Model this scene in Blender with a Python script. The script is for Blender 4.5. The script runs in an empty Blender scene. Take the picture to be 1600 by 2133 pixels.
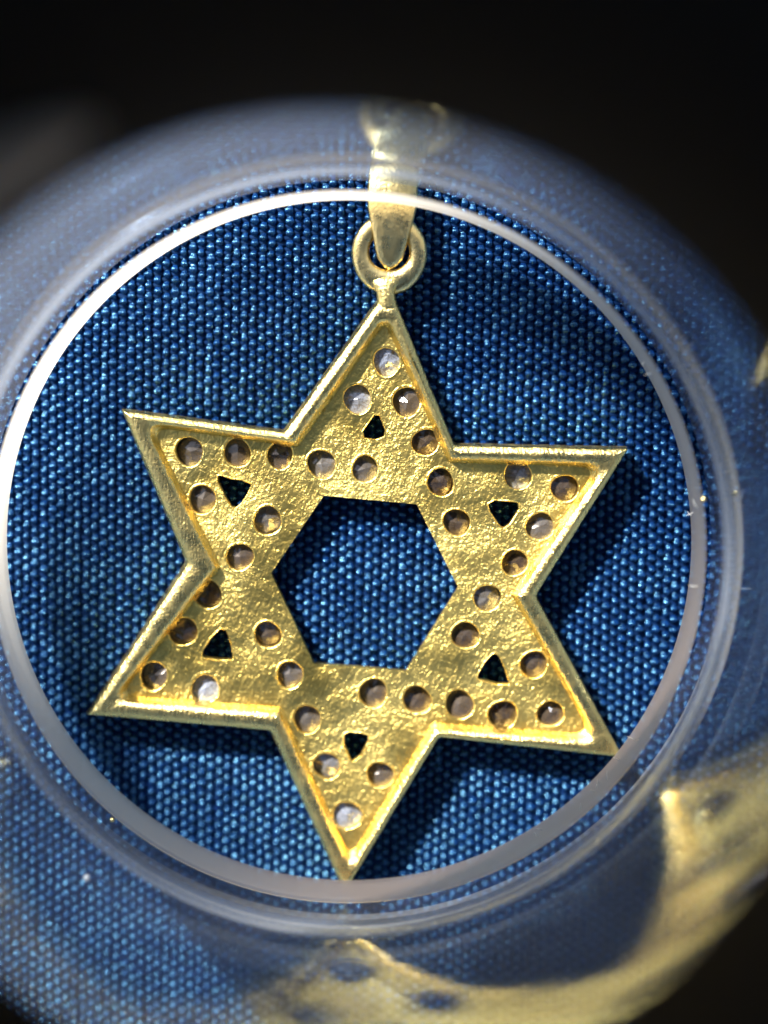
import bpy, math, random
from mathutils import Vector, Matrix
random.seed(7)
U = 1.45e-5                      # metres per modelling unit (one unit = one photo pixel at the pendant's back, about 0.0145 mm)
R = math.radians
scene = bpy.context.scene
C = scene.collection

# ------------------------------------------------------------------ camera
ZR = 92.0                        # height of the pendant's back rim above the cloth
CAM = Vector((110.0, 415.0, ZR + 3400.0))
AIM = Vector((75.0, 76.5, ZR))
D = (CAM - AIM).length
cd = bpy.data.cameras.new('camera'); cam = bpy.data.objects.new('camera', cd); C.objects.link(cam)
cd.sensor_fit = 'VERTICAL'; cd.sensor_height = 24.0; cd.sensor_width = 18.0
cd.lens = 24.0 * D / 2133.0
cd.clip_start = 0.0005; cd.clip_end = 50.0
fw = (AIM - CAM).normalized()
rt = fw.cross(Vector((0, 1, 0))).normalized()
up = rt.cross(fw).normalized()
M3 = Matrix((rt, up, -fw)).transposed()
cam.matrix_world = Matrix.Translation(CAM * U) @ M3.to_4x4()
cd.dof.use_dof = True
cd.dof.focus_distance = (D + 25) * U
cd.dof.aperture_fstop = 11.0
scene.camera = cam

def at(px, py, z=ZR):
    """point on the horizontal plane z that the photo shows at pixel (px, py)"""
    d = fw * D + rt * (px - 800.0) + up * (1066.5 - py)
    t = (z - CAM.z) / d.z
    p = CAM + d * t
    return Vector((p.x, p.y, z))

# ------------------------------------------------------------------ world, sun, exposure
SUN_EL = R(32.0)
SUN_DIR = Vector((-0.60, 0.80, 0)).normalized() * math.cos(SUN_EL) + Vector((0, 0, math.sin(SUN_EL)))
w = bpy.data.worlds.new('World'); scene.world = w; w.use_nodes = True
nt = w.node_tree; bg = nt.nodes['Background']
sky = nt.nodes.new('ShaderNodeTexSky'); sky.sky_type = 'NISHITA'; sky.sun_disc = False
sky.sun_elevation = SUN_EL; sky.sun_rotation = math.atan2(SUN_DIR.x, SUN_DIR.y)
nt.links.new(sky.outputs[0], bg.inputs[0]); bg.inputs[1].default_value = 0.05
sl = bpy.data.lights.new('sun', 'SUN'); sl.energy = 5.0; sl.angle = R(2.5); sl.color = (1.0, 0.94, 0.84)
so = bpy.data.objects.new('sun', sl); C.objects.link(so)
so.rotation_euler = (-SUN_DIR).to_track_quat('-Z', 'Y').to_euler()
so.location = SUN_DIR * 0.3
vs = scene.view_settings
vs.view_transform = 'Standard'; vs.look = 'None'; vs.exposure = 1.7; vs.gamma = 1.0; vs.use_curve_mapping = False

# ------------------------------------------------------------------ helpers
def tag(o, label=None, cat=None, group=None, kind=None):
    for k, v in (('label', label), ('category', cat), ('group', group), ('kind', kind)):
        if v: o[k] = v
    return o

def empty(name, loc=(0, 0, 0)):
    o = bpy.data.objects.new(name, None); C.objects.link(o)
    o.location = Vector(loc) * U; o.empty_display_size = 0.002
    return o

def mesh(name, verts, faces, smooth=True, origin=(0, 0, 0)):
    og = Vector(origin)
    me = bpy.data.meshes.new(name)
    me.from_pydata([tuple((Vector(v) - og) * U) for v in verts], [], faces)
    me.validate(); me.update()
    if smooth: me.shade_smooth()
    else: me.shade_flat()
    return me

def obj(name, me, mat, parent=None, loc=(0, 0, 0)):
    o = bpy.data.objects.new(name, me); C.objects.link(o)
    if mat and not me.materials: me.materials.append(mat)
    if parent: o.parent = parent
    o.location = Vector(loc) * U
    return o

def loft(rings, closed_u=True, closed_v=False):
    n = len(rings[0]); m = len(rings)
    verts = [v for r in rings for v in r]; faces = []
    for j in range(m if closed_v else m - 1):
        a = j * n; b = ((j + 1) % m) * n
        for i in range(n if closed_u else n - 1):
            k = (i + 1) % n
            faces.append((a + i, a + k, b + k, b + i))
    return verts, faces

# ------------------------------------------------------------------ materials
class N:
    def __init__(s, name):
        s.m = bpy.data.materials.new(name); s.m.use_nodes = True
        s.t = s.m.node_tree; s.t.nodes.clear()
        s.out = s.n('ShaderNodeOutputMaterial')
    def n(s, typ, ins=None, **props):
        x = s.t.nodes.new(typ)
        for k, v in props.items(): setattr(x, k, v)
        for k, v in (ins or {}).items():
            if hasattr(v, 'is_output'): s.t.links.new(v, x.inputs[k])
            else: x.inputs[k].default_value = v
        return x
    def ramp(s, fac, stops):
        x = s.n('ShaderNodeValToRGB', {0: fac}); e = x.color_ramp.elements
        while len(e) < len(stops): e.new(0.5)
        for el, (p, c) in zip(e, stops):
            el.position = p; el.color = (c, c, c, 1) if not hasattr(c, '__len__') else (*c, 1)
        return x.outputs[0]
    def coords(s, scale=(1, 1, 1), kind='Object', off=None):
        tc = s.n('ShaderNodeTexCoord')
        mp = s.n('ShaderNodeMapping', {0: tc.outputs[kind], 3: scale})
        if off is not None: s.t.links.new(off, mp.inputs[1])
        return mp.outputs[0]
    def noise(s, vec, scale, detail=3, rough=0.5, dist=0.0):
        return s.n('ShaderNodeTexNoise', {'Vector': vec, 'Scale': scale, 'Detail': detail, 'Roughness': rough, 'Distortion': dist}).outputs[0]
    def bump(s, h, strength, dist, normal=None):
        ins = {'Height': h, 'Strength': strength, 'Distance': dist * U}
        if normal is not None: ins['Normal'] = normal
        return s.n('ShaderNodeBump', ins).outputs[0]
    def math(s, op, a, b):
        return s.n('ShaderNodeMath', {0: a, 1: b}, operation=op).outputs[0]
    def done(s, sh):
        s.t.links.new(sh, s.out.inputs[0]); return s.m

PX = 1.0 / U                     # noise scale that gives one cell per modelling unit

def gold_plate():
    g = N('cast_gold_plate')
    v = g.coords()
    grain = g.noise(v, PX / 8, 3, 0.6)
    pits = g.noise(v, PX / 34, 3, 0.5, 0.3)
    def along(deg, squeeze):
        t = g.n('ShaderNodeMapping', {0: g.coords(), 2: (0, 0, R(deg))}).outputs[0]
        return g.n('ShaderNodeMapping', {0: t, 3: (1.0, squeeze, 1.0)}).outputs[0]
    scr = g.noise(along(28, 0.2), PX / 8, 3, 0.6, 0.3)
    scr2 = g.ramp(g.noise(along(-64, 0.06), PX / 9, 2, 0.5, 1.8), [(0.60, 0.0), (0.68, 1.0)])
    worn = g.noise(v, PX / 130, 3, 0.6)
    b = g.bump(grain, g.ramp(worn, [(0.38, 0.40), (0.62, 1.0)]), 4.0)
    b = g.bump(pits, 0.4, 9.0, b)
    b = g.bump(scr, 0.45, 3.0, b)
    b = g.bump(scr2, 0.25, 2.5, b)
    rough = g.ramp(worn, [(0.35, 0.28), (0.65, 0.42)])
    col = g.ramp(g.noise(v, PX / 120, 3), [(0.35, (0.97, 0.68, 0.16)), (0.65, (1.0, 0.76, 0.23))])
    p = g.n('ShaderNodeBsdfPrincipled', {'Base Color': col, 'Metallic': 1.0, 'Roughness': rough, 'Normal': b})
    return g.done(p.outputs[0])

def gold_rim(name='brushed_gold_rim', col=(0.94, 0.71, 0.26, 1), rough=0.27, lump=0.34):
    g = N(name)
    v = g.coords()
    grain = g.noise(v, PX / 6, 3, 0.6)
    waves = g.noise(v, PX / 45, 2, 0.5)
    st = g.n('ShaderNodeMapping', {0: g.coords(), 3: (1.0, 0.18, 0.5)}).outputs[0]
    brush = g.noise(st, PX / 5, 3, 0.6)
    b = g.bump(grain, lump * 1.4, 3.0)
    b = g.bump(waves, lump, 10.0, b)
    b = g.bump(brush, lump * 2, 3.0, b)
    r = g.ramp(g.noise(v, PX / 30, 3), [(0.3, rough - 0.07), (0.7, rough + 0.1)])
    p = g.n('ShaderNodeBsdfPrincipled', {'Base Color': col, 'Metallic': 1.0, 'Roughness': r, 'Normal': b})
    return g.done(p.outputs[0])

def stone_mat():
    g = N('champagne_diamond')
    oi = g.n('ShaderNodeObjectInfo')
    col = g.ramp(oi.outputs['Random'], [(0.0, (0.06, 0.035, 0.018)), (0.45, (0.12, 0.09, 0.065)), (0.8, (0.22, 0.21, 0.20)), (1.0, (0.62, 0.70, 0.88))])
    gls = g.n('ShaderNodeBsdfGlass', {0: (0.93, 0.93, 0.93, 1), 'Roughness': 0.03, 'IOR': 2.2}).outputs[0]
    v = g.coords()
    ink = g.noise(v, PX / 11, 4, 0.7, 1.5)
    c2 = g.n('ShaderNodeMix', {0: g.ramp(ink, [(0.30, 0.0), (0.60, 1.0)]), 6: (0.14, 0.11, 0.08, 1), 7: col}, data_type='RGBA').outputs[2]
    pr = g.n('ShaderNodeBsdfPrincipled', {'Base Color': c2, 'Roughness': 0.12, 'IOR': 1.8, 'Metallic': 0.3}).outputs[0]
    mx = g.n('ShaderNodeMixShader', {0: 0.86, 1: gls, 2: pr}).outputs[0]
    return g.done(mx)

def thread_mat(name, axis, base, rough, ior, spec):
    g = N(name)
    oi = g.n('ShaderNodeObjectInfo')
    off = g.n('ShaderNodeCombineXYZ', {0: oi.outputs['Random'], 1: oi.outputs['Random'], 2: oi.outputs['Random']}).outputs[0]
    sc = (1.0, 0.06, 1.0) if axis == 'y' else (0.06, 1.0, 1.0)
    v = g.coords(sc, off=off)
    fil = g.noise(v, PX / 2.6, 2, 0.6)
    v2 = g.coords(off=off)
    blot = g.noise(v2, PX / 22, 3, 0.6)
    b = g.bump(fil, 0.8, 2.2)
    dark = tuple(c * 0.5 for c in base)
    col = g.ramp(blot, [(0.3, dark), (0.7, base)])
    p = g.n('ShaderNodeBsdfPrincipled', {'Base Color': col, 'Roughness': rough, 'Specular IOR Level': spec, 'IOR': ior, 'Normal': b,
                                         'Specular Tint': (0.30, 0.78, 1.0, 1)})
    return g.done(p.outputs[0])

def acrylic(name, mirror_lo, mirror_hi, rough, haze, tint=(0.97, 0.985, 1.0, 1)):
    """clear polished plastic: transparent straight through, mirror-like at a grazing look, a little milky"""
    g = N(name)
    fr = g.n('ShaderNodeLayerWeight', {'Blend': 0.5}).outputs['Facing']
    f = g.n('ShaderNodeMapRange', {0: g.math('POWER', fr, 4.6), 1: 0.0, 2: 1.0, 3: mirror_lo, 4: mirror_hi}).outputs[0]
    tc = g.ramp(fr, [(0.35, (0.97, 0.98, 1.0)), (0.8, (0.50, 0.57, 0.68))])
    tr = g.n('ShaderNodeBsdfTransparent', {0: tc}).outputs[0]
    gl = g.n('ShaderNodeBsdfGlossy', {0: (0.62, 0.70, 0.82, 1), 'Roughness': rough, 'Anisotropy': 0.0}).outputs[0]
    m1 = g.n('ShaderNodeMixShader', {0: f, 1: tr, 2: gl}).outputs[0]
    tl = g.n('ShaderNodeBsdfTranslucent', {0: (0.85, 0.88, 0.92, 1)}).outputs[0]
    df = g.n('ShaderNodeBsdfDiffuse', {0: (0.8, 0.8, 0.82, 1)}).outputs[0]
    mh = g.n('ShaderNodeMixShader', {0: 0.3, 1: tl, 2: df}).outputs[0]
    hz = haze
    m2 = g.n('ShaderNodeMixShader', {0: hz, 1: m1, 2: mh}).outputs[0]
    return g.done(m2)

def frosted():
    g = N('frosted_acrylic')
    tl = g.n('ShaderNodeBsdfTranslucent', {0: (0.92, 0.85, 0.74, 1)}).outputs[0]
    df = g.n('ShaderNodeBsdfDiffuse', {0: (0.15, 0.105, 0.08, 1)}).outputs[0]
    m = g.n('ShaderNodeMixShader', {0: 0.36, 1: tl, 2: df}).outputs[0]
    fr = g.n('ShaderNodeLayerWeight', {'Blend': 0.5}).outputs['Facing']
    f = g.n('ShaderNodeMapRange', {0: fr, 1: 0.15, 2: 0.75, 3: 0.06, 4: 0.82}).outputs[0]
    tr = g.n('ShaderNodeBsdfTransparent').outputs[0]
    m = g.n('ShaderNodeMixShader', {0: f, 1: tr, 2: m}).outputs[0]
    return g.done(m)

def black_plastic():
    g = N('black_plastic')
    v = g.coords()
    b = g.bump(g.noise(v, PX / 10, 3), 0.3, 2.0)
    p = g.n('ShaderNodeBsdfPrincipled', {'Base Color': (0.004, 0.0038, 0.0035, 1), 'Roughness': 0.9, 'Specular IOR Level': 0.1, 'Normal': b})
    return g.done(p.outputs[0])

def cloth_far():
    g = N('blue_cloth_beyond')
    tc = g.coords((1, 1, 1))
    a = g.n('ShaderNodeTexWave', {'Vector': tc, 'Scale': PX / 39.0 / 2, 'Distortion': 0.4}, bands_direction='X').outputs[1]
    c = g.n('ShaderNodeTexWave', {'Vector': tc, 'Scale': PX / 25.4 / 2, 'Distortion': 0.4}, bands_direction='Y').outputs[1]
    h = g.math('MULTIPLY', a, c)
    b = g.bump(h, 1.0, 8.0)
    p = g.n('ShaderNodeBsdfPrincipled', {'Base Color': (0.008, 0.03, 0.12, 1), 'Roughness': 0.4, 'Normal': b})
    return g.done(p.outputs[0])

M_PLATE = gold_plate(); M_RIM = gold_rim(); M_BAIL = gold_rim('polished_gold_loop', (0.95, 0.74, 0.32, 1), 0.28, 0.2)
M_STONE = stone_mat()
M_WARP = thread_mat('blue_warp_yarn', 'y', (0.002, 0.027, 0.135), 0.22, 1.6, 1.0)
M_WEFT = thread_mat('dark_blue_weft_yarn', 'x', (0.002, 0.012, 0.07), 0.7, 1.4, 0.3)
M_CLEAR = acrylic('clear_acrylic', 0.04, 1.0, 0.015, 0.05)
M_STEP = acrylic('hazy_acrylic', 0.04, 1.0, 0.18, 0.15)
M_FROST = frosted(); M_BLACK = black_plastic(); M_FAR = cloth_far()

# ------------------------------------------------------------------ the cloth: woven threads
cloth = tag(empty('blue_fabric', (0, 0, 0)), kind='structure')
cloth['label'] = 'deep blue woven satin cloth under the gold star pendant'
P_WARP, Q_WEFT = 18.4, 11.8
NW, NF = 120, 198
CX, CY = 60.0, 40.0
LW, LF = NF * Q_WEFT, NW * P_WARP
TOP = -1.0                       # the crests of the threads stay just below z = 0

def warp_mesh(kind, phase):
    per = 2 * Q_WEFT; seg = 8; nper = NF // 2
    rings = []
    amps = [random.uniform(0.55, 1.12) for _ in range(nper + 2)]
    lat = [random.uniform(-1.9, 1.9) for _ in range(nper + 2)]
    fat = [random.uniform(0.78, 1.14) for _ in range(nper + 2)]
    for k in range(nper * seg + 1):
        y = k * per / seg - LW / 2
        t = k / seg + phase * 0.5
        i = int(t); f = t - i
        sm = lambda A: A[i] * (1 - f) + A[min(i + 1, nper + 1)] * f
        c = math.cos(2 * math.pi * t)
        up_ = 0.5 + 0.5 * c
        z = 6.8 * (c if c > 0 else c * 0.9) * sm(amps) - 10.5
        wid = (6.9 + 2.0 * up_) * sm(fat); thk = 4.3
        x = sm(lat)
        ring = []
        for s in range(8):
            a = 2 * math.pi * s / 8
            ring.append((x + wid * math.cos(a), y, z + thk * math.sin(a)))
        rings.append(ring)
    v, fc = loft(rings)
    return mesh('warp_%d' % kind, v, fc)

def weft_mesh(kind, phase):
    per = 2 * P_WARP; seg = 8; nper = NW // 2
    rings = []
    lat = [random.uniform(-0.7, 0.7) for _ in range(nper + 2)]
    for k in range(nper * seg + 1):
        x = k * per / seg - LF / 2
        t = k / seg + phase * 0.5
        i = int(t); f = t - i
        c = math.cos(2 * math.pi * t)
        z = 1.6 * c - 14.5
        y = lat[i] * (1 - f) + lat[i + 1] * f
        ring = []
        for s in range(6):
            a = 2 * math.pi * s / 6
            ring.append((x, y + 5.6 * math.cos(a), z + 3.4 * math.sin(a)))
        rings.append(ring)
    v, fc = loft(rings)
    return mesh('weft_%d' % kind, v, fc)

WM = [[warp_mesh(a * 10 + b, a) for b in range(7)] for a in range(2)]
FM = [[weft_mesh(a * 10 + b, a) for b in range(5)] for a in range(2)]
cloth.location = Vector((CX, CY, TOP)) * U
cloth.rotation_euler = (0, 0, R(-1.5))
for i in range(NW):
    x = (i + 0.0) * P_WARP - LF / 2
    o = obj('warp_thread', random.choice(WM[i % 2]), M_WARP, cloth, (x + random.uniform(-0.9, 0.9), 0, random.uniform(-0.5, 0.4)))
for j in range(NF):
    y = (j + 0.0) * Q_WEFT - LW / 2
    # weft is down where the warp is up
    o = obj('weft_thread', random.choice(FM[(j + 1) % 2]), M_WEFT, cloth, (0, y + random.uniform(-0.5, 0.5), random.uniform(-0.4, 0.3)))
v = [(-4200, -4200, -22), (4200, -4200, -22), (4200, 4200, -22), (-4200, 4200, -22)]
bk = obj('backing_cloth', mesh('backing', v, [(0, 1, 2, 3)], False), M_FAR, cloth)

# ------------------------------------------------------------------ the pendant
pend = tag(empty('star_pendant', (0, 0, 0)), 'gold six-pointed star pendant, open back up, with set stones and a bail', 'pendant')
pend.scale = (1, 1, 0.72)         # the casting is flat: about 1 mm from face to back

def V2(px, py, z=ZR):
    p = at(px, py, z); return Vector((p.x, p.y))

def round_poly(pts, rads, n=7):
    """closed outline with every corner replaced by a small arc of n points"""
    out = []
    m = len(pts)
    for i in range(m):
        p = pts[i]; a = (pts[i - 1] - p); b = (pts[(i + 1) % m] - p)
        la, lb = a.length, b.length
        a = a / la; b = b / lb
        ang = math.acos(max(-1, min(1, a.dot(b))))
        t = min(rads[i] / math.tan(ang / 2), la * 0.42, lb * 0.42)
        p0 = p + a * t; p1 = p + b * t
        for k in range(n):
            s = k / (n - 1)
            out.append(p0 * (1 - s) ** 2 + p * 2 * s * (1 - s) + p1 * s * s)
    return out

def densify(pl, runs):
    """pl is corners*n points; add points along the straight runs (same count for every outline)"""
    out = []; m = len(pl); n = 7
    for i in range(m):
        out.append(pl[i])
        if i % n == n - 1:
            a = pl[i]; b = pl[(i + 1) % m]
            for k in range(1, runs): out.append(a.lerp(b, k / runs))
    return out

# outline corners, clockwise from the neck's left side
OUT = [(790, 628), (592, 904), (252, 858), (388, 1178), (180, 1496), (563, 1529), (718, 1867), (915, 1543), (1302, 1586), (1118, 1246), (1312, 938), (947, 931), (826, 634)]
PCK = [(788, 668), (611, 921), (288, 878), (440, 1186), (222, 1469), (575, 1496), (727, 1822), (909, 1530), (1256, 1554), (1084, 1248), (1272, 966), (944, 955), (814, 668)]
ORAD = [6, 8, 2, 14, 2, 14, 2, 12, 2, 12, 2, 10, 6]
PRAD = [12, 8, 24, 8, 20, 8, 17, 8, 24, 8, 24, 8, 12]
o2 = [V2(*p) for p in OUT]; p2 = [V2(*p) for p in PCK]
cen = V2(762, 1225)
def flare(pts, f, off=(0, 0)):
    r = []
    m = len(pts)
    for i in range(m):
        a = (pts[i] - pts[i - 1]).normalized(); b = (pts[(i + 1) % m] - pts[i]).normalized()
        na = Vector((-a.y, a.x)); nb = Vector((-b.y, b.x))
        n_ = (na + nb); k = n_.dot(na)
        n_ = n_ / max(k, 0.55)
        r.append(pts[i] - n_ * f + Vector(off))
    return r
# orientation sign: make flare() grow the outline
def area(p): return 0.5 * sum(p[i - 1].x * p[i].y - p[i].x * p[i - 1].y for i in range(len(p)))
SG = 1.0 if area(o2) > 0 else -1.0
def grow(pts, f, off=(0, 0)): return flare(pts, f * SG, off)

RUN = 14
def ringz(pts, rads, z, jit=0.0):
    pl = densify(round_poly(pts, rads), RUN)
    return [(p.x + random.uniform(-jit, jit), p.y + random.uniform(-jit, jit), z) for p in pl]
ZT = ZR - 1.0
PLATE_Z = 52.0
rings = [
    ringz(grow(p2, -6), PRAD, 9),
    ringz(grow(o2, 4, (-4, -2)), ORAD, 7),
    ringz(grow(o2, 6.5, (-4, -2)), ORAD, 12),
    ringz(grow(o2, 4, (-3, -1.5)), ORAD, 48, 0.4),
    ringz(grow(o2, 1), ORAD, ZT - 13, 0.4),
    ringz(grow(o2, -2), ORAD, ZT - 8, 0.4),
    ringz(grow(o2, -8), ORAD, ZT - 3.5, 0.4),
    ringz(grow(o2, -13), ORAD, ZT, 0.4),
    ringz(grow(p2, 8), PRAD, ZT - 0.5, 0.5),
    ringz(grow(p2, 3), PRAD, ZT - 3, 0.6),
    ringz(grow(p2, -2), PRAD, ZT - 7, 0.6),
    ringz(grow(p2, -5), PRAD, ZT - 14, 0.6),
    ringz(grow(p2, -9), PRAD, PLATE_Z + 6, 0.4),
    ringz(grow(p2, -15), PRAD, PLATE_Z - 3),
]
v, fc = loft(rings, True, True)
rim = obj('rim', mesh('rim', v, fc), M_RIM, pend)

# back plate: outline with drilled stone seats, small trillion cut-outs and the hexagon window
STONES = [(805, 754), (847, 838), (886, 922), (744, 832),
          (392, 942), (493, 944), (582, 950), (669, 968), (760, 978), (918, 1006), (952, 1090),
          (420, 1042), (556, 1086), (498, 1162),
          (431, 1240), (380, 1318), (318, 1411), (425, 1438), (557, 1325), (603, 1409),
          (639, 1502), (680, 1600), (792, 1618), (723, 1703), (777, 1447), (869, 1461),
          (958, 1471), (1048, 1492), (1148, 1490), (1113, 1387), (970, 1326), (1016, 1248),
          (1073, 1174), (1126, 1098), (1178, 1018), (1080, 991)]
HEX = [(674, 1034), (868, 1052), (955, 1226), (846, 1401), (653, 1385), (564, 1196)]
TRI = [[(779, 866), (790, 866), (801, 896), (800, 909), (784, 916), (759, 913), (756, 900)],
       [(452, 990), (467, 995), (479, 1000), (501, 1002), (522, 1010), (514, 1029), (501, 1049), (489, 1060), (479, 1055), (468, 1036), (453, 1004)],
       [(1018, 1052), (1032, 1044), (1056, 1046), (1080, 1049), (1082, 1062), (1061, 1094), (1049, 1102), (1038, 1091), (1022, 1067)],
       [(1025, 1368), (1034, 1364), (1043, 1375), (1054, 1403), (1063, 1429), (1037, 1428), (996, 1417), (998, 1405), (1011, 1384)],
       [(457, 1313), (469, 1315), (478, 1342), (484, 1376), (457, 1377), (420, 1371), (421, 1359), (438, 1332)],
       [(717, 1533), (728, 1529), (750, 1531), (768, 1535), (766, 1550), (751, 1577), (733, 1592), (726, 1578), (717, 1556)]]

def circle(c, r, n=26, wob=0.05):
    ph = [random.uniform(0, 6.28) for _ in range(3)]
    return [Vector((c.x + r * (1 + wob * (0.6 * math.sin(2 * a + ph[0]) + 0.4 * math.sin(3 * a + ph[1]))) * math.cos(a),
                    c.y + r * (1 + wob * (0.6 * math.sin(2 * a + ph[0]) + 0.4 * math.sin(3 * a + ph[1]))) * math.sin(a)))
            for a in [2 * math.pi * k / n for k in range(n)]]

from mathutils.geometry import delaunay_2d_cdt

def inside(p, poly):
    c = False; n = len(poly)
    for i in range(n):
        a = poly[i - 1]; b = poly[i]
        if (a.y > p.y) != (b.y > p.y) and p.x < (b.x - a.x) * (p.y - a.y) / (b.y - a.y) + a.x: c = not c
    return c

def swell(lp, d):
    """move every point of a small loop outwards by about d"""
    c = sum(lp, Vector((0, 0))) / len(lp)
    return [q + (q - c).normalized() * d for q in lp]

def pierced_plate(name, outer, holes, z0, z1, mat, parent):
    """sheet with real holes; each hole has a slightly raised, rounded lip"""
    wide = [swell(h, w) for h, w in holes]
    loops = [outer] + wide
    pts, edges = [], []
    for lp in loops:
        b = len(pts); n = len(lp)
        pts += list(lp); edges += [(b + i, b + (i + 1) % n) for i in range(n)]
    r = delaunay_2d_cdt(pts, edges, [], 0, 1e-4)
    vo, fo = r[0], r[2]
    verts = [(p.x, p.y, z1) for p in vo]; faces = []
    for t in fo:
        c = sum((vo[k] for k in t), Vector((0, 0))) / len(t)
        if inside(c, outer) and not any(inside(c, h) for h in wide):
            a, b, d = (vo[k] for k in t[:3])
            faces.append(tuple(t) if (b - a).cross(d - a) > 0 else tuple(reversed(t)))
    for (h, w), wd in zip(holes, wide):
        lift = 1.3 if w > 3 else 0.2
        secs = [(wd, z1), ([a.lerp(b, 0.45) for a, b in zip(wd, h)], z1 + lift), ([a.lerp(b, 0.8) for a, b in zip(wd, h)], z1 + lift * 0.2), (h, z1 - 3.0), (h, z0)]
        b = len(verts); n = len(h)
        for lp, z in secs: verts += [(q.x, q.y, z) for q in lp]
        for k in range(len(secs) - 1):
            for i in range(n):
                j = (i + 1) % n
                faces.append((b + k * n + i, b + k * n + j, b + (k + 1) * n + j, b + (k + 1) * n + i))
    b = len(verts); n = len(outer)
    verts += [(q.x, q.y, z1) for q in outer] + [(q.x, q.y, z0) for q in outer]
    for i in range(n):
        j = (i + 1) % n; faces.append((b + i, b + n + i, b + n + j, b + j))
    me = mesh(name, verts, faces)
    return obj(name, me, mat, parent)

zp = PLATE_Z
outer = round_poly([Vector((p.x, p.y)) for p in grow([V2(*p) for p in PCK], 7)], PRAD)
holes = [(round_poly([V2(px, py, zp) for px, py in HEX], [4] * 6, 5), 2.0)]
stone_pos = []
for (px, py) in STONES:
    c = V2(px, py, zp); r = random.uniform(27.0, 30.5)
    stone_pos.append((c, r)); holes.append((circle(c, r, wob=0.07), random.uniform(5, 8)))
for t in TRI:
    tp = [V2(px, py, zp) for px, py in t]
    lp = round_poly(tp, [random.uniform(3, 5) for _ in tp], 4)
    lp = [q + Vector((random.uniform(-0.6, 0.6), random.uniform(-0.6, 0.6))) for q in lp]
    holes.append((lp, 4.0))
plate = pierced_plate('back_plate', outer, holes, zp - 26, zp, M_PLATE, pend)
plate.data.set_sharp_from_angle(angle=R(50))

# stones: pavilion towards us, seated behind each hole
def stone_mesh(kind):
    n = 16; verts = [(random.uniform(-2, 2), random.uniform(-2, 2), 0.0)]
    for k in range(8):
        a = 2 * math.pi * (k + 0.5) / 8
        rj = 16 + random.uniform(-5, 5); verts.append((rj * math.cos(a), rj * math.sin(a), -6.0 + random.uniform(-3, 3)))
    for k in range(n):
        a = 2 * math.pi * k / n
        verts.append((33 * math.cos(a), 33 * math.sin(a), -13.0))
    for k in range(8):
        a = 2 * math.pi * k / 8
        verts.append((19 * math.cos(a), 19 * math.sin(a), -24.0))
    f = []
    for k in range(8):
        a = 1 + k; b = 1 + (k + 1) % 8
        f.append((0, a, b))
        g0 = 9 + (2 * k) % 16; g1 = 9 + (2 * k + 1) % 16; g2 = 9 + (2 * k + 2) % 16
        f += [(a, g0, g1), (a, g1, g2), (a, g2, b)]
        t0 = 25 + k; t1 = 25 + (k + 1) % 8
        f += [(g0, t0, g1), (g1, t0, t1), (g1, t1, g2)]
    f.append(tuple(25 + k for k in range(7, -1, -1)))
    return mesh('stone_%d' % kind, verts, f, smooth=False)
SMESH = [stone_mesh(k) for k in range(6)]
for i, (c, r) in enumerate(stone_pos):
    o = obj('diamond', random.choice(SMESH), M_STONE, pend, (c.x, c.y, zp - 11 + random.uniform(-5, 2)))
    o.rotation_euler = (random.uniform(-0.22, 0.22), random.uniform(-0.22, 0.22), random.uniform(0, 6.28))

# neck that joins the top point to the ring
def tube_loft(name, secs, mat, n=20):
    """secs: (centre, half width, half thickness); sections lie across y"""
    rings = []
    for (c, a, b) in secs:
        ring = []
        for k in range(n):
            t = 2 * math.pi * k / n
            ct, st = math.cos(t), math.sin(t)
            ring.append((c.x + a * math.copysign(abs(ct) ** 0.75, ct), c.y, c.z + b * math.copysign(abs(st) ** 0.75, st)))
        rings.append(ring)
    v, f = loft(rings)
    f.append(tuple(range(n - 1, -1, -1))); f.append(tuple(range(len(v) - n, len(v))))
    return obj(name, mesh(name, v, f), mat, pend)
tube_loft('neck', [(at(809, 676, 50), 12, 24), (at(808, 662, 54), 20, 33), (at(807, 640, 58), 24, 32.5), (at(805, 622, 58), 20, 31), (at(803, 608, 58), 20, 29), (at(803, 597, 57), 25, 26), (at(805, 585, 56), 36, 22), (at(807, 574, 55), 40, 15)], M_RIM)

# soldered ring
rc = at(811, 525, 54)
rings = []
n = 56; mseg = 16
for k in range(n):
    a = 2 * math.pi * k / n
    tr = 18.5 + 7.0 * max(0.0, -math.sin(a)) ** 2
    ring = []
    for s in range(mseg):
        b = 2 * math.pi * s / mseg
        rr = 60 + tr * math.cos(b)
        ring.append((rc.x + rr * math.cos(a), rc.y + rr * 1.03 * math.sin(a), rc.z + 20 * math.sin(b)))
    rings.append(ring)
v, f = loft(rings, True, True)
obj('ring', mesh('ring', v, f), M_BAIL, pend)

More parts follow.
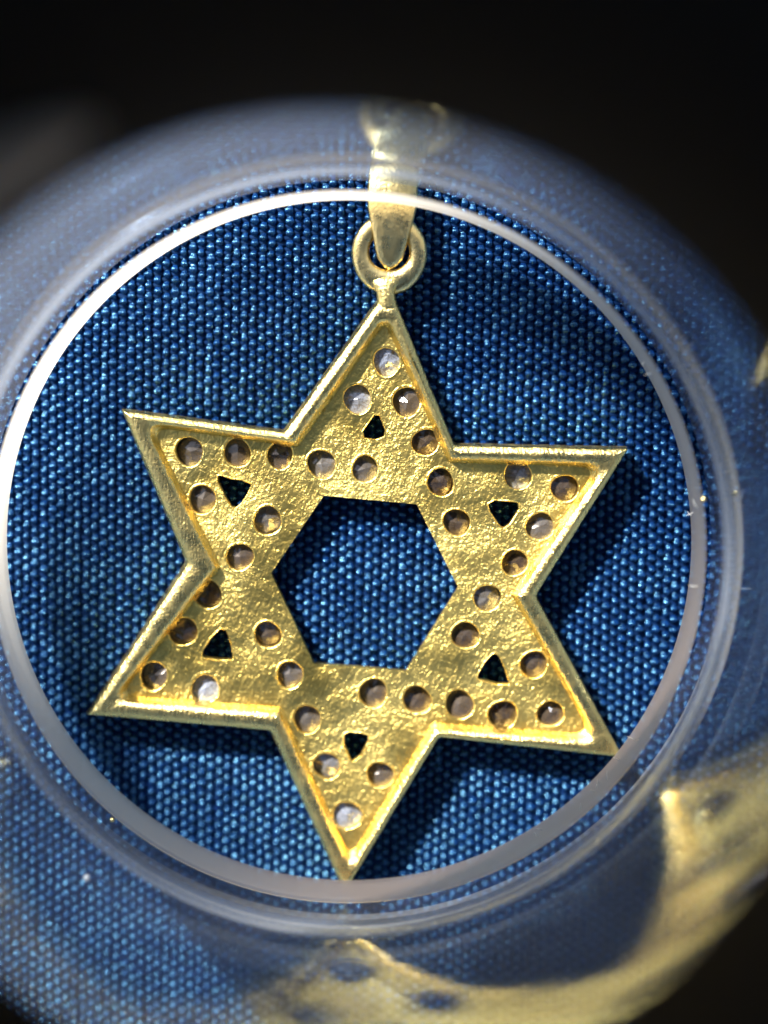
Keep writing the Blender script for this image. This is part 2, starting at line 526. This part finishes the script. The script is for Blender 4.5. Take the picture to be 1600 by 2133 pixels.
# bail: a tapering strap bent into a loop that hangs through the ring
bot = at(812, 548, 54); topp = at(820, 352, 54)
Lb = (topp - bot).length; axis = (topp - bot).normalized(); side = Vector((axis.y, -axis.x, 0))
rings = []
n = 64
for k in range(n):
    a = 2 * math.pi * k / n
    s = 0.5 - 0.5 * math.cos(a)                      # 0 at the bottom of the loop, 1 at its top
    zc = 30.0 * math.sin(a) * (0.80 + 0.20 * s)
    cpt = bot + axis * (Lb * s); cpt = Vector((cpt.x, cpt.y, 50.0 + zc))
    hw = 12 + 12 * min(1.0, s / 0.05) ** 0.5 + 28 * min(1.0, s / 0.62) ** 0.9
    # strap direction along the loop, normal points out of it
    ty = Lb * 0.5 * math.sin(a); tz = 30.0 * math.cos(a)
    tn = (axis * ty + Vector((0, 0, tz))).normalized()
    nn = side.cross(tn).normalized()
    ring = []
    for q in range(12):
        b = 2 * math.pi * q / 12
        ct, st = math.cos(b), math.sin(b)
        cw = math.copysign(abs(ct) ** 0.6, ct) * hw; ch = math.copysign(abs(st) ** 0.8, st) * 6.0
        cr = 10.0 * (1 - (cw / hw) ** 2)             # slightly domed strap
        ring.append(tuple(cpt + side * cw + nn * (ch + cr)))
    rings.append(ring)
v, f = loft(rings, True, True)
obj('bail', mesh('bail', v, f), M_BAIL, pend)

# ------------------------------------------------------------------ the loupe standing over the pendant
loupe = tag(empty('loupe', (0, 0, ZR)), 'clear plastic loupe collar with frosted inner lip and black barrel around the pendant', 'loupe')
L0 = ZR * 0.72 + 3.0
def lathe(name, prof, mat, n=160, closed=True):
    rings = []
    for (r, z) in prof:
        rings.append([(r * math.cos(2 * math.pi * k / n), r * math.sin(2 * math.pi * k / n), z) for k in range(n)])
    v, f = loft(rings, True, closed)
    me_ = mesh(name, v, f, True, origin=(0, 0, ZR))
    try: me_.set_sharp_from_angle(angle=R(35))
    except Exception: pass
    return obj(name, me_, mat, loupe)
H1 = L0 + 128; H2 = L0 + 235; H3 = L0 + 965
lathe('lip', [(719, L0 + 2), (721, L0), (727, L0), (727, H1 - 2), (724, H1), (719, H1 - 3)], M_FROST)
lathe('step', [(756, H1 + 18), (758.5, H1 + 14), (758.5, H2), (757, H2 + 1), (753, H2 - 6), (752, H2 - 24)], M_STEP)
rw = [(760 + random.uniform(-0.22, 0.22), H3 - 2 - (H3 - 2 - L0) * k / 70) for k in range(71)]   # faint turning marks inside
lathe('clear_wall', [(800, L0), (802, H3 - 2)] + rw, M_CLEAR)
lathe('barrel', [(758, H3), (826, H3), (832, H3 + 20), (832, H3 + 1480), (822, H3 + 1500), (772, H3 + 1500), (764, H3 + 1480)], M_BLACK)

# invented pale pad on the barrel's inner wall, added for an upper-left grey blur
def wall_hit(px, py, r):
    d = (fw * D + rt * (px - 800.0) + up * (1066.5 - py))
    a = d.x ** 2 + d.y ** 2; b = 2 * (CAM.x * d.x + CAM.y * d.y); c = CAM.x ** 2 + CAM.y ** 2 - r * r
    t = (-b + math.sqrt(b * b - 4 * a * c)) / (2 * a)
    return CAM + d * t
wh = wall_hit(5, 350, 760)
a0 = math.atan2(wh.y, wh.x)
rings = []
for k in range(17):
    a = a0 + (k - 8) / 8 * 0.17
    r0 = 757.0; r1 = 748.0; zc = wh.z
    hh = 130 * math.sqrt(max(0.02, 1 - ((k - 8) / 8.2) ** 2))
    rings.append([(r0 * math.cos(a), r0 * math.sin(a), zc - hh), (r0 * math.cos(a), r0 * math.sin(a), zc + hh),
                  (r1 * math.cos(a), r1 * math.sin(a), zc + hh * 0.94), (r1 * math.cos(a), r1 * math.sin(a), zc - hh * 0.94)])
v, f = loft(rings)
f.append((0, 1, 2, 3)); f.append(tuple(len(v) - 4 + k for k in (3, 2, 1, 0)))
g = N('added_pad_pale'); M_ADDED_PAD = g.done(g.n('ShaderNodeBsdfPrincipled', {'Base Color': (0.62, 0.52, 0.38, 1), 'Roughness': 0.9}).outputs[0])
obj('added_pad', mesh('added_pad', v, f, True, origin=(0, 0, ZR)), M_ADDED_PAD, loupe)

# lint and dust
g = N('pale_lint'); M_LINT = g.done(g.n('ShaderNodeBsdfPrincipled', {'Base Color': (0.75, 0.72, 0.66, 1), 'Roughness': 0.5, 'Transmission Weight': 0.2}).outputs[0])
def fibre(p0, d, length, bend, r=1.1):
    rings = []; side = Vector((-d.y, d.x, 0)); n = 7
    for k in range(n):
        t = k / (n - 1)
        c = p0 + d * (length * t) + side * (bend * t * t) + Vector((0, 0, 3 * math.sin(math.pi * t)))
        rr = r * (1 - 0.5 * t)
        rings.append([tuple(c + side * (rr * math.cos(q)) + Vector((0, 0, rr * math.sin(q)))) for q in [2 * math.pi * i / 5 for i in range(5)]])
    v, f = loft(rings)
    f.append((4, 3, 2, 1, 0)); f.append(tuple(len(v) - 5 + i for i in range(5)))
    return v, f
for k in range(16):
    a = random.choice([random.uniform(-1.9, 0.75), random.uniform(-1.2, 0.6)])
    rad = random.choice([717.5, 717.5, 718.0]); z = random.uniform(L0 + 20, H1 - 4)
    p0 = Vector((rad * math.cos(a), rad * math.sin(a), z))
    d = Vector((-math.cos(a + random.uniform(-0.9, 0.9)), -math.sin(a + random.uniform(-0.9, 0.9)), 0)).normalized()
    v, f = fibre(Vector((0, 0, 0)), d, random.uniform(7, 20), random.uniform(-6, 6))
    o = obj('lint_fibre', mesh('lint_fibre', v, f), M_LINT, None, p0)
    tag(o, 'tiny pale lint fibre caught on the frosted lip of the loupe', 'lint', 'lint fibres on the loupe lip')

def speck(name, px, py, z, r, mat, label):
    p = at(px, py, z)
    rings = []
    for i in range(1, 6):
        th = math.pi * i / 6
        rings.append([(r * math.sin(th) * math.cos(q) * random.uniform(0.85, 1.15), r * math.sin(th) * math.sin(q) * random.uniform(0.85, 1.15), -r * math.cos(th) * 0.8) for q in [2 * math.pi * k / 9 for k in range(9)]])
    v, f = loft(rings); f.append(tuple(range(8, -1, -1))); f.append(tuple(len(v) - 9 + k for k in range(9)))
    tag(obj(name, mesh(name, v, f), mat, None, p), label, 'dust')
speck('dust_speck', 181, 1829, 7, 8, M_LINT, 'pale round dust speck on the blue cloth outside the ring, lower left')
speck('gold_filing', 1466, 1040, L0 + 128, 5, M_BAIL, 'bright gold speck on the right edge of the loupe lip')
speck('gold_filing', 234, 1708, L0 + 128, 4.5, M_BAIL, 'bright gold speck on the lower left edge of the loupe lip')
